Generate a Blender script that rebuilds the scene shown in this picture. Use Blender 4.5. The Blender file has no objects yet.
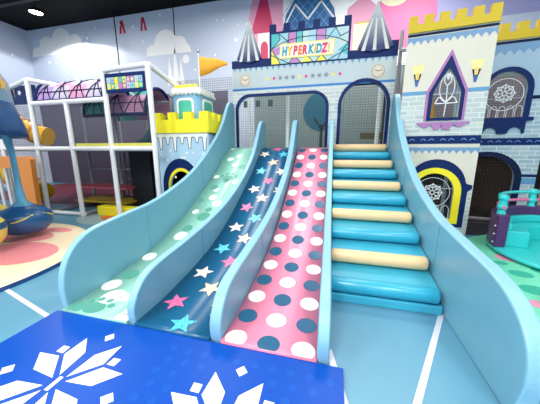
import bpy, math, random
from mathutils import Vector, Matrix, geometry
random.seed(7)
SC = bpy.context.scene
COL = SC.collection
PI = math.pi

# ------------------------------------------------------------ materials
def lin(c):
    return tuple(((v/255)/12.92 if v/255 <= .04045 else (((v/255)+.055)/1.055)**2.4) for v in c) + (1,)
MATS = {}
def mat(name, rgb, rough=.45, bump=0., bscale=8., var=.04, vscale=3., coat=0., emit=0., metal=0., spec=.5):
    if name in MATS: return MATS[name]
    m = bpy.data.materials.new(name); m.use_nodes = True
    nt = m.node_tree; N = nt.nodes; Lk = nt.links
    b = N['Principled BSDF']
    b.inputs['Roughness'].default_value = rough
    b.inputs['Metallic'].default_value = metal; b.inputs['Specular IOR Level'].default_value = spec
    b.inputs['Coat Weight'].default_value = coat*.45
    b.inputs['Coat Roughness'].default_value = .3
    tc = N.new('ShaderNodeTexCoord')
    n = N.new('ShaderNodeTexNoise'); n.inputs['Scale'].default_value = vscale
    n.inputs['Detail'].default_value = 3
    Lk.new(tc.outputs['Object'], n.inputs['Vector'])
    mx = N.new('ShaderNodeMix'); mx.data_type = 'RGBA'
    c = lin(rgb)
    mx.inputs['A'].default_value = tuple(min(1, v*(1-var)) for v in c[:3]) + (1,)
    mx.inputs['B'].default_value = tuple(min(1, v*(1+var)) for v in c[:3]) + (1,)
    Lk.new(n.outputs['Fac'], mx.inputs['Factor'])
    Lk.new(mx.outputs['Result'], b.inputs['Base Color'])
    if bump:
        n2 = N.new('ShaderNodeTexNoise'); n2.inputs['Scale'].default_value = bscale
        n2.inputs['Detail'].default_value = 2
        Lk.new(tc.outputs['Object'], n2.inputs['Vector'])
        bp = N.new('ShaderNodeBump'); bp.inputs['Strength'].default_value = bump
        bp.inputs['Distance'].default_value = .02
        Lk.new(n2.outputs['Fac'], bp.inputs['Height']); Lk.new(bp.outputs['Normal'], b.inputs['Normal'])
    if emit:
        b.inputs['Emission Color'].default_value = c; b.inputs['Emission Strength'].default_value = emit
    MATS[name] = m
    return m

def brick_mat(name, c1, c2, mortar, w=.235, h=.078, shift=0.):
    m = bpy.data.materials.new(name); m.use_nodes = True
    nt = m.node_tree; N = nt.nodes; Lk = nt.links
    b = N['Principled BSDF']; b.inputs['Roughness'].default_value = .5
    tc = N.new('ShaderNodeTexCoord'); sp = N.new('ShaderNodeSeparateXYZ'); cb = N.new('ShaderNodeCombineXYZ')
    Lk.new(tc.outputs['Object'], sp.inputs[0]); Lk.new(sp.outputs['X'], cb.inputs['X']); Lk.new(sp.outputs['Z'], cb.inputs['Y'])
    t = N.new('ShaderNodeTexBrick')
    t.inputs['Scale'].default_value = 1; t.inputs['Brick Width'].default_value = w; t.inputs['Row Height'].default_value = h
    t.inputs['Mortar Size'].default_value = .0075; t.inputs['Mortar Smooth'].default_value = .1
    t.inputs['Color1'].default_value = lin(c1); t.inputs['Color2'].default_value = lin(c2); t.inputs['Mortar'].default_value = lin(mortar)
    Lk.new(cb.outputs[0], t.inputs['Vector']); Lk.new(t.outputs['Color'], b.inputs['Base Color'])
    return m

def speckle_mat(name, base, dot, scale=45, rad=.3, rough=.35):
    m = bpy.data.materials.new(name); m.use_nodes = True
    nt = m.node_tree; N = nt.nodes; Lk = nt.links
    b = N['Principled BSDF']; b.inputs['Roughness'].default_value = rough
    tc = N.new('ShaderNodeTexCoord'); v = N.new('ShaderNodeTexVoronoi'); v.inputs['Scale'].default_value = scale
    Lk.new(tc.outputs['Object'], v.inputs['Vector'])
    lt = N.new('ShaderNodeMath'); lt.operation = 'LESS_THAN'; lt.inputs[1].default_value = rad
    Lk.new(v.outputs['Distance'], lt.inputs[0])
    mx = N.new('ShaderNodeMix'); mx.data_type = 'RGBA'
    mx.inputs['A'].default_value = lin(base); mx.inputs['B'].default_value = lin(dot)
    Lk.new(lt.outputs[0], mx.inputs['Factor']); Lk.new(mx.outputs['Result'], b.inputs['Base Color'])
    return m

PAD = mat('light_blue_vinyl', (114,170,190), .4, bump=.25, bscale=3.5, coat=.25)
PADTOP = mat('pale_blue_vinyl_edge', (132,184,208), .4, coat=.2)
GREENV = mat('mint_vinyl', (146,204,186), .3, coat=.4)
NAVYV = mat('deep_teal_blue_vinyl', (16,90,130), .3, coat=.3)
PINKV = mat('pink_vinyl', (234,134,164), .32, coat=.5)
WHITEV = mat('white_print', (240,240,232), .4)
BLUEDOT = mat('petrol_blue_print', (12,88,126), .32, coat=.3)
ROLLB = mat('turquoise_blue_vinyl', (44,162,192), .3, bump=.15, bscale=6, coat=.4)
ROLLC = mat('cream_vinyl', (234,196,146), .38, bump=.1, bscale=6, coat=.25)
STEPB = mat('sky_blue_step_vinyl', (58,166,194), .34, coat=.3)
MATB = mat('royal_blue_vinyl', (0,72,170), .36, bump=.12, bscale=2.5, coat=0, spec=.22)
FLOORM = mat('soft_blue_floor_vinyl', (90,146,172), .38, bump=.1, bscale=1.5, coat=.0, var=.06, vscale=1.2)
LINE = mat('white_floor_line', (212,214,226), .4)
NAVY = mat('navy_paint', (4,36,92), .5, spec=.2)
NAVYD = mat('dark_navy_paint', (6,24,62), .5, spec=.2)
PALE = mat('pale_blue_panel', (186,200,202), .5, spec=.3)
IVORY = mat('ivory_panel', (218,212,196), .5, spec=.3)
BRICK = brick_mat('pale_printed_brick', (198,206,202), (174,188,188), (220,220,212))
BRICK2 = brick_mat('greyblue_printed_brick', (170,190,198), (144,172,186), (206,214,218))
SCALB = mat('soft_blue_print', (112,150,186), .5)
YELC = mat('mustard_yellow_paint', (206,176,10), .5, var=.08)
LEMON = mat('lemon_yellow_vinyl', (246,230,30), .45)
VIOLET = mat('orchid_print', (172,116,172), .5)
STEELB = mat('steel_blue_print', (92,150,192), .5)
BLACKM = mat('matt_black', (7,7,9), .8, spec=.2)
DARK = mat('dark_charcoal', (30,34,40), .7)
NETM = mat('net_cord', (84,88,90), .7)
NETW = mat('pale_net_cord', (150,152,150), .7)
NETY = mat('yellow_net_border', (210,205,90), .6)
WPOLE = mat('white_padded_pole', (232,232,232), .45, coat=.2)
GPOLE = mat('grey_padded_pole', (150,152,160), .5)
WLINE = mat('white_line_print', (236,238,240), .5)
TEAL = mat('teal_vinyl', (30,150,160), .4, coat=.2)
ORANGE = mat('orange_vinyl', (244,150,66), .45)
YELT = mat('golden_yellow_plastic', (238,180,16), .35, coat=.3)

# ------------------------------------------------------------ mesh builder
class F:                       # a plane frame: u to the right, v up, w towards the viewer
    def __init__(s, o, ang=0):
        a = math.radians(ang)
        s.o = Vector(o); s.u = Vector((math.cos(a), -math.sin(a), 0)); s.n = Vector((-math.sin(a), -math.cos(a), 0))
    def __call__(s, u, v, w=0): return s.o + s.u*u + s.n*w + Vector((0,0,v))
class FS:                      # side frame: u = +y, v up, w = +x
    def __init__(s, x): s.x = x
    def __call__(s, u, v, w=0): return Vector((s.x+w, u, v))
class FK:                      # side frame whose left side leans away along y by k per metre, fading to none at w = W
    def __init__(s, x, k, W=None): s.x = x; s.k = k; s.W = W
    def __call__(s, u, v, w=0): return Vector((s.x+w-s.k*max(0, u-1.55)*(1 if s.W is None else 1-w/s.W), u, v))
class FG:                      # ground frame: u = x, v = y, w up
    def __init__(s, z=0): s.z = z
    def __call__(s, u, v, w=0): return Vector((u, v, s.z+w))

class MB:
    def __init__(s): s.v = []; s.f = []; s.m = []; s.sm = []; s.mats = []
    def mi(s, m):
        if m not in s.mats: s.mats.append(m)
        return s.mats.index(m)
    def add(s, pts, faces, m, smooth=False):
        b = len(s.v); s.v += [Vector(p) for p in pts]; k = s.mi(m)
        for f in faces: s.f.append([b+i for i in f]); s.m.append(k); s.sm.append(smooth)
    def paint(s, fr, poly, w, m, holes=()):
        if not holes:
            s.add([fr(u, v, w) for u, v in poly], [list(range(len(poly)))], m); return
        loops = [poly] + list(holes)
        tri = geometry.tessellate_polygon([[Vector((u, v, 0)) for u, v in l] for l in loops])
        s.add([fr(u, v, w) for l in loops for u, v in l], [list(t) for t in tri], m)
    def plate(s, fr, poly, w0, w1, m, holes=(), side=None):
        s.paint(fr, poly, w1, m, holes); s.paint(fr, poly, w0, side or m, holes)
        for l in [poly] + list(holes):
            n = len(l); pts = [fr(u, v, w0) for u, v in l] + [fr(u, v, w1) for u, v in l]
            s.add(pts, [[i, (i+1) % n, n+(i+1) % n, n+i] for i in range(n)], side or m)
    def solid(s, fr, poly, w0, w1, m, side=None):      # shared verts so that bevels work
        n = len(poly); b = len(s.v); k = s.mi(m); k2 = s.mi(side or m)
        s.v += [fr(u, v, w0) for u, v in poly] + [fr(u, v, w1) for u, v in poly]
        s.f.append([b+i for i in range(n)][::-1]); s.m.append(k); s.sm.append(False)
        s.f.append([b+n+i for i in range(n)]); s.m.append(k); s.sm.append(False)
        for i in range(n):
            j = (i+1) % n; s.f.append([b+i, b+j, b+n+j, b+n+i]); s.m.append(k2); s.sm.append(False)
    def box(s, a, c, m):
        x0, y0, z0 = a; x1, y1, z1 = c
        p = [(x0,y0,z0),(x1,y0,z0),(x1,y1,z0),(x0,y1,z0),(x0,y0,z1),(x1,y0,z1),(x1,y1,z1),(x0,y1,z1)]
        s.add(p, [[3,2,1,0],[4,5,6,7],[0,1,5,4],[1,2,6,5],[2,3,7,6],[3,0,4,7]], m)
    def tube(s, path, r, m, n=10, caps=True, closed=False):
        path = [Vector(p) for p in path]; L = len(path)
        rs = r if isinstance(r, (list, tuple)) else [r]*L
        up = None; pts = []
        for i, p in enumerate(path):
            if closed: d = path[(i+1) % L] - path[i-1]
            else: d = path[min(i+1, L-1)] - path[max(i-1, 0)]
            d.normalize()
            if up is None:
                up = Vector((0,0,1)) if abs(d.z) < .9 else Vector((1,0,0))
            a = d.cross(up).normalized(); bb = a.cross(d).normalized(); up = bb
            for k in range(n):
                t = 2*PI*k/n; pts.append(p + a*(rs[i]*math.cos(t)) + bb*(rs[i]*math.sin(t)))
        fs = []
        for i in range(L if closed else L-1):
            j = (i+1) % L
            for k in range(n): q = (k+1) % n; fs.append([i*n+k, i*n+q, j*n+q, j*n+k])
        s.add(pts, fs, m, True)
        if caps and not closed:
            s.add(pts[:n], [list(range(n))[::-1]], m); s.add(pts[-n:], [list(range(n))], m)
    def lathe(s, c, prof, m, n=40, a0=0, a1=2*PI, sq=(1,1)):
        full = abs(a1-a0-2*PI) < 1e-6; cnt = n if full else n+1; K = len(prof)
        pts = []
        for i in range(cnt):
            t = a0+(a1-a0)*i/n
            for r, z in prof: pts.append((c[0]+r*sq[0]*math.cos(t), c[1]+r*sq[1]*math.sin(t), c[2]+z))
        fs = []
        for i in range(n):
            j = (i+1) % cnt
            for k in range(K-1): fs.append([i*K+k, j*K+k, j*K+k+1, i*K+k+1])
        s.add(pts, fs, m, True)
    def wire(s, fr, pts, w, wd, m, closed=False):       # a flat printed line of width wd in a frame
        n = len(pts)
        for i in range(n if closed else n-1):
            a = Vector(pts[i]); b = Vector(pts[(i+1) % n]); d = b-a
            if d.length < 1e-6: continue
            d.normalize(); q = Vector((-d.y, d.x))*wd/2; e = d*wd*.3
            s.paint(fr, [tuple(a-e+q), tuple(a-e-q), tuple(b+e-q), tuple(b+e+q)], w, m)
    def build(s, name, parent=None, bevel=0, seg=2, loc=None):
        off = Vector(parent['_o']) if parent and '_o' in parent else Vector((0,0,0))
        if parent is None and loc is not None: off = Vector(loc)
        me = bpy.data.meshes.new(name)
        me.from_pydata([v-off for v in s.v], [], s.f)
        for m in s.mats: me.materials.append(m)
        for p, k, q in zip(me.polygons, s.m, s.sm): p.material_index = k; p.use_smooth = q
        me.validate(); me.update()
        o = bpy.data.objects.new(name, me); COL.objects.link(o)
        if parent: o.parent = parent; o['_o'] = [0,0,0] if '_o' not in parent else list(parent['_o'])
        elif loc is not None: o.location = loc
        if bevel:
            md = o.modifiers.new('bevel', 'BEVEL'); md.width = bevel; md.segments = seg
            md.limit_method = 'ANGLE'; md.angle_limit = math.radians(35); md.harden_normals = False
        return o
def thing(name, label, cat, loc, group=None):
    o = bpy.data.objects.new(name, None); COL.objects.link(o); o.location = loc; o.empty_display_size = .1
    o['label'] = label; o['category'] = cat; o['_o'] = list(loc)
    if group: o['group'] = group
    return o
def tag(o, label, cat, group=None):
    o['label'] = label; o['category'] = cat
    if group: o['group'] = group
    return o
def struct(o): o['kind'] = 'structure'; return o

def circ(cx, cy, r, n=28, a0=0, a1=2*PI, ry=None):
    ry = r if ry is None else ry
    full = abs(a1-a0-2*PI) < 1e-6
    return [(cx+r*math.cos(a0+(a1-a0)*i/(n if full else n-1)), cy+ry*math.sin(a0+(a1-a0)*i/(n if full else n-1))) for i in range(n)]
def rect(x0, y0, x1, y1): return [(x0,y0),(x1,y0),(x1,y1),(x0,y1)]
def arch(x0, x1, zb, zs, zt, n=20):              # rectangular feet, elliptic top springing at zs
    c = (x0+x1)/2; return [(x0,zb),(x1,zb)] + circ(c, zs, (x1-x0)/2, n, 0, PI, zt-zs)
def star(cx, cy, r, rot=0, k=.45, n=5):
    return [(cx+(r if i % 2 == 0 else r*k)*math.cos(rot+PI*i/n), cy+(r if i % 2 == 0 else r*k)*math.sin(rot+PI*i/n)) for i in range(2*n)]
def catmull(P, k=5):
    out = []
    for i in range(len(P)-1):
        p0 = P[max(i-1,0)]; p1 = P[i]; p2 = P[i+1]; p3 = P[min(i+2,len(P)-1)]
        for j in range(k):
            t = j/k
            out.append(tuple(.5*((2*p1[a])+(-p0[a]+p2[a])*t+(2*p0[a]-5*p1[a]+4*p2[a]-p3[a])*t*t+(-p0[a]+3*p1[a]-3*p2[a]+p3[a])*t**3) for a in range(len(p1))))
    out.append(tuple(P[-1])); return out
def scallops(mb, fr, u0, u1, ztop, zb, n, w, m, tip=True):    # a printed fringe: band with scalloped lower edge
    poly = [(u1, ztop), (u0, ztop)]; d = (u1-u0)/n
    for i in range(n):
        a = u0+i*d
        for j in range(7):
            t = j/6; poly.append((a+d*t, zb+(ztop-zb)*.55*math.sin(PI*t)))
    mb.paint(fr, poly, w, m)
def net(mb, fr, inside, u0, u1, v0, v1, step, w, m, th=.006):
    # a knotted net: real thin square cords clipped to the opening given by inside(u, v)
    def strand(p, q):
        a = fr(p[0], p[1], w); b = fr(q[0], q[1], w)
        mb.tube([a, b], th*.6, m, n=4, caps=False)
    u = u0
    while u <= u1:
        vs = [v0+(v1-v0)*i/60 for i in range(61) if inside(u, v0+(v1-v0)*i/60)]
        if len(vs) > 1: strand((u, vs[0]), (u, vs[-1]))
        u += step
    v = v0
    while v <= v1:
        us = [u0+(u1-u0)*i/60 for i in range(61) if inside(u0+(u1-u0)*i/60, v)]
        if len(us) > 1: strand((us[0], v), (us[-1], v))
        v += step

# ------------------------------------------------------------ room
HC = 6.45
m = MB(); m.box((-13.2,-6,-.1),(7,9.2,0),FLOORM)
g = FG(0)
def fline(a, b, wd=.042):
    m.wire(g, [a, b], .0015, wd, LINE)
fline((1.05,2.5),(.35,1.02)); fline((-3.9,1.83),(-2.45,1.478)); fline((.02,1.72),(.22,.95), .045)
fline((.35,1.02),(1.5,-.2))
fline((-3.9,1.83),(-5.6,.2))
m.paint(g, circ(-4.75,4.75,.5,30), .002, mat('orange_floor_patch',(208,104,58),.45))
m.paint(g, circ(-4.9,4.75,.85,30), .001, mat('grey_floor_patch',(150,176,178),.45))
m.paint(g, rect(-12,5.3,-5.0,8.9), .001, mat('maroon_floor_patch',(120,40,60),.5))
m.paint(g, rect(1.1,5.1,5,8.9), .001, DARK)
struct(m.build('floor'))
m = MB(); m.box((-13.2,-6,HC),(7,9.2,HC+.1),BLACKM)
struct(m.build('ceiling'))
m = MB()
for i, y in enumerate((-2,1,4,7)): m.box((-13,y,HC-.22),(7,y+.14,HC-.002),mat('black_beam',(20,21,24),.6))
struct(m.build('trim_ceiling_beams'))
MUR = mat('lavender_blue_mural', (202,212,230), .42, var=.05, vscale=.4, coat=.2)
WC = mat('mural_white', (250,250,248), .5); 
m = MB(); fw = F((0,9,0)); m.box((-13.2,9,0),(7,9.2,HC),MUR)
# printed mural on the far wall
def cloud(u0, u1, zb, circs, mm, w=.004):
    poly = [(u1, zb), (u0, zb)]; n = 90
    for i in range(n+1):
        u = u0+(u1-u0)*i/n; z = zb+.02
        for cx, cz, r in circs:
            if abs(u-cx) < r: z = max(z, cz+math.sqrt(r*r-(u-cx)**2))
        poly.append((u, z))
    m.paint(fw, poly, w, mm)
cloud(-13.0,-9.5,5.42,[(-12.6,5.5,.28),(-12.0,5.72,.42),(-11.2,5.85,.52),(-10.5,5.72,.36),(-9.95,5.5,.25)],WC)
cloud(-7.25,-5.25,4.97,[(-6.9,5.08,.26),(-6.3,5.3,.5),(-5.75,5.2,.34),(-5.5,5.05,.22)],WC)
m.paint(fw, circ(-5.5,4.75,.15), .004, WC)
m.paint(fw, circ(-9.85,5.85,.2), .003, mat('mural_pale',(190,202,226),.5))
for u, h, b in ((-6.2,.55,.14),(-5.95,.9,.16),(-5.72,.5,.12)):
    m.paint(fw, [(u-b,3.9),(u+b,3.9),(u,4.35+h)], .004, WC)
for i in range(38):
    u = random.uniform(-12.8,-3); z = random.uniform(4.2,6.3)
    m.paint(fw, circ(u, z, random.choice((.03,.045,.06)), 10), .005, WC)
for i in range(14):
    u = random.uniform(-12.8,-3); z = random.uniform(4.2,6.3)
    m.paint(fw, circ(u, z, .03, 10), .005, WC)
RED = mat('mural_red',(196,40,60),.5)
for u in (-8.15,-7.2):
    m.paint(fw, [(u-.14,5.85),(u-.04,5.85),(u+.02,6.3),(u-.06,6.3)], .005, RED)
    m.paint(fw, [(u+.06,5.85),(u+.16,5.85),(u+.06,6.3),(u-.02,6.3)], .005, RED)
# painted palace, centre of the wall
MP = mat('mural_pink',(232,160,190),.5); MM = mat('mural_magenta',(206,44,96),.5)
MCR = mat('mural_crystal_blue',(44,104,160),.5); MCL = mat('mural_crystal_line',(120,170,206),.5)
MPL = mat('mural_cream',(236,232,196),.5); MPK = mat('mural_hot_pink',(230,120,170),.5)
m.paint(fw, [(-3.3,4.9),(-1.9,4.9),(-1.9,6.44),(-2.9,6.44)], .003, MP)
m.paint(fw, rect(-1.95,4.0,4.0,6.44), .002, WC)
m.paint(fw, [(-3.0,5.3),(-2.2,5.3),(-2.45,6.44),(-2.62,6.44)], .006, MM)
m.paint(fw, rect(-2.75,4.4,-2.3,5.35), .005, WC); m.paint(fw, arch(-2.66,-2.4,4.5,4.85,5.05), .007, MM)
m.paint(fw, [(-1.95,5.15),(-.2,5.15),(-.3,5.75),(-.6,6.2),(-1.5,6.2),(-1.8,5.75)], .006, MCR)
for k in range(-6, 8):
    a = -1.9+k*.26
    for sg in (1,-1):
        p = [(a, 5.15),(a+sg*.9, 6.2)]
        q = []
        for j in range(25):
            t = j/24; u = p[0][0]+(p[1][0]-p[0][0])*t; z = 5.15+1.05*t
            lim = .87 - max(0, (z-5.75))*.62
            if abs(u+1.08) < lim-.02: q.append((u, z))
        if len(q) > 1: m.wire(fw, [q[0], q[-1]], .008, .014, MCL)
m.wire(fw, [(-1.8,5.5),(-1.5,6.0),(-1.1,5.55),(-.7,6.0),(-.3,5.5)], .010, .05, WC)
m.paint(fw, [(.0,4.4),(.1,5.7),(.55,6.0),(.9,5.7),(1.15,4.4)], .004, MP)
m.paint(fw, rect(.3,4.3,1.25,5.25), .006, MPL); m.paint(fw, rect(.35,5.25,.9,5.29), .007, YELC)
m.paint(fw, circ(1.7,5.3,.85,40), .008, MPK); m.paint(fw, circ(1.4,6.1,.5,30), .009, MPL)
m.paint(fw, [(1.0,4.3),(2.6,4.6),(3.4,5.0),(3.4,4.0),(1.0,4.0)], .010, WC)
m.paint(fw, [(2.5,5.0),(6.9,5.1),(6.9,6.44),(2.3,6.44)], .003, mat('mural_lavender',(168,168,214),.5))
# painted tree and squares at platform height
m.paint(fw, circ(-.55,2.75,.62,36), .012, mat('mural_teal',(14,104,132),.5))
m.paint(fw, rect(-.6,1.5,-.5,2.35), .014, mat('mural_trunk',(30,40,36),.6))
m.wire(fw, [(-.8,2.55),(-.55,2.2),(-.3,2.55)], .014, .07, mat('mural_trunk',(30,40,36),.6))
m.paint(fw, rect(-2.9,1.0,6,4.3), .001, mat('mural_pale_green',(138,154,154),.5))
for u in (-3.3,-2.85,-2.4): m.paint(fw, rect(u,2.98,u+.16,3.2), .006, mat('mural_dark_teal',(20,70,70),.5))
m.paint(fw, rect(.7,1.85,1.5,2.05), .006, mat('mural_brown',(96,84,60),.6))
m.paint(fw, rect(-13.1,0,-3.9,1.5), .002, mat('under_deck_shade_plum',(84,74,92),.6))  # shade under the play deck, painted onto the wall as dark plum
m.paint(fw, rect(-13.1,0,-3.9,3.6), .001, mat('mural_lilac_dimmed',(104,98,120),.5))  # lilac wall, its colour darkened to carry the dimness behind the nets
struct(m.build('wall_back'))
m = MB(); m.box((-13.2,-6,0),(-13,9,HC),MUR)
for y, z, r in ((7.6,4.6,.05),(8.3,5.3,.05),(6.8,5.4,.06)):
    m.paint(FS(-13), circ(y,z,r,12), .004, WC)
struct(m.build('wall_left'))
WPL = mat('plain_pale_wall', (190,200,214), .6)
m = MB(); m.box((7,-6,0),(7.2,9.2,HC),WPL); struct(m.build('wall_right'))
m = MB(); m.box((-13.2,-6.2,0),(7.2,-6,HC),WPL); struct(m.build('wall_front'))

# ------------------------------------------------------------ slide side walls (s = x, t = y)
OUT = [(1.56,0),(1.56,.12),(1.53,.30),(1.565,.46),(1.655,.58),(1.78,.66),(1.97,.71),(2.23,.735),(2.55,.77),(2.9,.81),(3.37,.93),(3.88,1.11),(4.35,1.36),(4.68,1.58),(5.0,1.82),(5.28,2.1),(5.5,2.4),(5.62,2.53),(5.74,2.58),(5.84,2.56),(5.885,2.48)]
INN = [(1.58,0),(1.565,.1),(1.575,.2),(1.65,.32),(1.78,.41),(2.0,.455),(2.35,.49),(2.85,.56),(3.35,.66),(3.78,.795),(4.28,1.01),(4.75,1.29),(5.0,1.5),(5.2,1.74),(5.36,1.96),(5.48,2.08),(5.6,2.125),(5.72,2.1),(5.78,2.02)]
KD = .026
def side_wall(x0, x1, prof, label, k=0):
    P = catmull(prof, 4); yb = P[-1][0]
    root = thing('slide_side_bolster', label, 'slide wall', ((x0+x1)/2, (P[0][0]+yb)/2, 0))
    b = MB(); b.solid(FK(x0, k), P + [(yb, 0)], 0, x1-x0, PAD, PADTOP)
    b.build('padded_panel', root, bevel=.022, seg=4)
    zt = lambda y: max(0, *[a[1]+(c[1]-a[1])*(y-a[0])/(c[0]-a[0]) for a, c in zip(P, P[1:]) if a[0] <= y <= c[0] and c[0] > a[0]] or [0])
    for y in (2.75, 4.25):
        t = zt(y)
        for xx in (x0-.0015-k*(y-1.55), x1+.0015-k*(y-1.55)):
            s = MB(); s.tube([(xx, y, .03), (xx, y, t-.03)], .0022, mat('seam_thread',(84,140,168),.6), n=5)
            s.build('seam', root)
    return root
side_wall(-2.475,-2.40,[(1.61,0),(1.60,.1),(1.595,.2),(1.605,.31),(1.64,.43),(1.705,.54),(1.80,.625),(1.95,.695),(2.21,.735)]+OUT[8:],'tall curved light blue padded wall on the outer left of the mint green slide')
side_wall(-1.68,-1.60,INN,'light blue padded divider between the mint green slide and the starry blue slide')
side_wall(-.90,-.80,INN,'light blue padded divider between the starry blue slide and the pink spotted slide', .008)
side_wall(-.065,.022,INN,'straight-on light blue divider between the pink spotted slide and the roller stairs', KD)
side_wall(1.025,1.13,[(y-(.11 if y<1.6 else .11*max(0,(2.6-y))),z) if y<2.6 else (y,z) for y,z in OUT],'tall curved light blue padded wall on the right of the roller stairs')

# ------------------------------------------------------------ slides
SP = catmull([(1.555,.05),(1.96,.055),(2.45,.11),(2.75,.165),(3.05,.235),(3.6,.44),(4.05,.67),(4.7,1.02),(5.1,1.29),(5.5,1.52),(5.87,1.555)], 6)
AL = [0]
for a, c in zip(SP, SP[1:]): AL.append(AL[-1]+math.hypot(c[0]-a[0], c[1]-a[1]))
def on_slide(s, L, off=.003):
    L = min(max(L, 0), AL[-1])
    for i in range(len(AL)-1):
        if L <= AL[i+1]+1e-9: break
    t = (L-AL[i])/(AL[i+1]-AL[i]); a, c = SP[i], SP[i+1]
    d = Vector((c[0]-a[0], c[1]-a[1])).normalized()
    return Vector((s, a[0]+(c[0]-a[0])*t-d.y*off, a[1]+(c[1]-a[1])*t+d.x*off))
def slide(x0, x1, mm, label, decals, k=0):
    b = MB(); b.solid(FS(x0), [(SP[0][0], .0)] + SP + [(SP[-1][0], 0)], 0, x1-x0, mm); nb = len(b.v)
    for f in range(len(b.sm)): b.sm[f] = f > 1
    for cs, cl, poly, dm, lay in decals:
        ring = []
        n = len(poly)
        for i in range(n):
            ring.append(poly[i]); q = poly[(i+1) % n]
            if n < 12: ring.append(((poly[i][0]+q[0])/2, (poly[i][1]+q[1])/2))
        cl2 = lambda p: (min(max(p[0], x0+.003), x1-.003), p[1])
        c = cl2((cs, cl)); R = [cl2(p) for p in ring]
        if not (x0 < cs < x1): c = (min(max(cs, x0+.004), x1-.004), cl)
        mid = [((c[0]+p[0])/2, (c[1]+p[1])/2) for p in R]; n = len(R)
        pts = [on_slide(*c, off=lay)] + [on_slide(*p, off=lay) for p in mid] + [on_slide(*p, off=lay) for p in R]
        fs = [[0, 1+i, 1+(i+1) % n] for i in range(n)] + [[1+i, 1+n+i, 1+n+(i+1) % n, 1+(i+1) % n] for i in range(n)]
        b.add(pts, fs, dm)
    for v in b.v: v.x -= k*max(0, v.y-1.55)*(v.x-x0)/(x1-x0)
    o = b.build('slide', loc=((x0+x1)/2, 3.7, 0)); tag(o, label, 'slide')
    return o
D = []
for c, s in enumerate((-.165,-.43,-.695)):
    for r in range(17):
        L = .06+.278*r
        if L > 4.5: continue
        white = (r+c) % 2 == 0
        D.append((s, L, circ(s, L, .088, 20), WHITEV if white else BLUEDOT, .003))
slide(-.80,-.065,PINKV,'pink slide printed with white and petrol blue spots',D,KD)
SW = speckle_mat('cream_star_print', (240,228,210), (190,150,140)); SPK = speckle_mat('pink_star_print', (238,110,160), (190,50,110))
SPC = speckle_mat('peach_star_print', (246,206,178), (214,150,130)); SB = speckle_mat('aqua_star_print', (84,200,228), (30,120,170))
D = []
rows = [(-1.2,.10,'B'),(-1.44,.36,'K'),(-1.21,.63,'C'),(-1.43,.88,'W'),(-1.2,1.14,'K'),(-1.42,1.40,'B'),(-1.2,1.65,'C'),(-1.41,1.89,'W'),(-1.18,2.14,'B'),(-1.4,2.39,'K'),(-1.2,2.65,'C'),(-1.41,2.9,'W'),(-1.21,3.17,'K'),(-1.43,3.48,'B'),(-1.24,3.76,'C'),(-1.48,4.05,'W'),(-1.25,4.28,'K'),(-1.08,4.05,'B'),(-1.02,3.47,'W'),(-.95,2.9,'C'),(-.96,.36,'W'),(-1.0,.88,'K'),(-.95,1.4,'K'),(-.95,2.0,'B')]
sm = {'B':SB,'K':SPK,'C':SPC,'W':SW}
for i, (s, L, k) in enumerate(rows):
    D.append((s, L, star(s, L, .126, rot=.5+i*.37), sm[k], .003))
slide(-1.60,-.90,NAVYV,'dark teal blue slide printed with speckled stars',D)
GD = mat('sage_green_print',(84,158,140),.4); GW = mat('mint_white_print',(226,240,226),.4)
D = []
def paw(s, L, r):
    D.append((s, L, circ(s, L, r, 16, ry=r*.85), GD, .003))
    for a in (.5, 1.2, 1.9, 2.6):
        x = s+1.45*r*math.cos(a); y = L+1.35*r*math.sin(a); D.append((x, y, circ(x, y, r*.34, 10), GD, .004))
for s, L, r in ((-2.2,3.85,.07),(-2.03,3.66,.07),(-2.04,3.96,.06),(-2.13,2.83,.06),(-2.1,2.6,.08),(-1.96,2.45,.09),(-2.17,1.58,.1),(-2.11,.28,.12),(-2.3,.45,.1),(-1.75,.05,.08),(-1.98,.3,.07),(-1.76,.12,.06),(-2.25,2.2,.06),(-1.85,1.2,.1),(-2.3,1.05,.09),(-1.85,3.1,.07),(-2.3,3.25,.06),(-2.3,4.3,.06),(-1.9,4.4,.07)):
    D.append((s, L, circ(s, L, r, 18), GW, .003))
for s, L, r in ((-2.05,2.09,.11),(-2.04,2.27,.06),(-2.17,1.77,.08),(-2.05,3.13,.06),(-2.25,.67,.09),(-1.9,.75,.11),(-2.2,2.9,.07),(-1.85,3.6,.08),(-2.3,2.5,.06),(-2.0,1.3,.06),(-2.3,.05,.08)):
    D.append((s, L, circ(s, L, r, 18), GD, .003))
paw(-2.05,3.22,.11); paw(-2.13,.09,.10); paw(-1.95,1.5,.09)
slide(-2.40,-1.68,GREENV,'mint green slide printed with paw marks and pebbles',D)

# ------------------------------------------------------------ roller stairs
st = thing('climbing_stairs', 'padded stairs with alternating cream and turquoise foam rollers on each edge', 'stairs', (.52,4.2,0))
prof = [(2.44,0),(2.44,.085)]
for j in range(10):
    y = 2.45+.373*j; z = .245+.153*j
    prof += [(y+.02, z-.15+.0), (y+.02, z-.015)]
prof = [(2.40,0),(2.40,.09)]
for j in range(10):
    y = 2.45+.373*j; zt = .235+.153*j
    prof += [(y+.03, zt-.145), (y+.03, zt-.045)]
prof += [(5.87, .235+.153*9-.045), (5.87, 0)]
b = MB(); b.solid(FK(.03, KD, .985), prof, 0, .985, STEPB); b.build('step_block', st, bevel=.012, seg=2)
def roller(mm):
    b = MB(); R = .074; W = .955
    path = [(0,0,0),(.006,0,0),(.02,0,0)] + [(W-.03,0,0),(W-.01,0,0),(W,0,0)]
    b.tube([Vector(p) for p in path], [R*.7,R*.93,R,R,R*.9,R*.62], mm, n=28)
    return b.build('foam_roller')
first = {}
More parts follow.
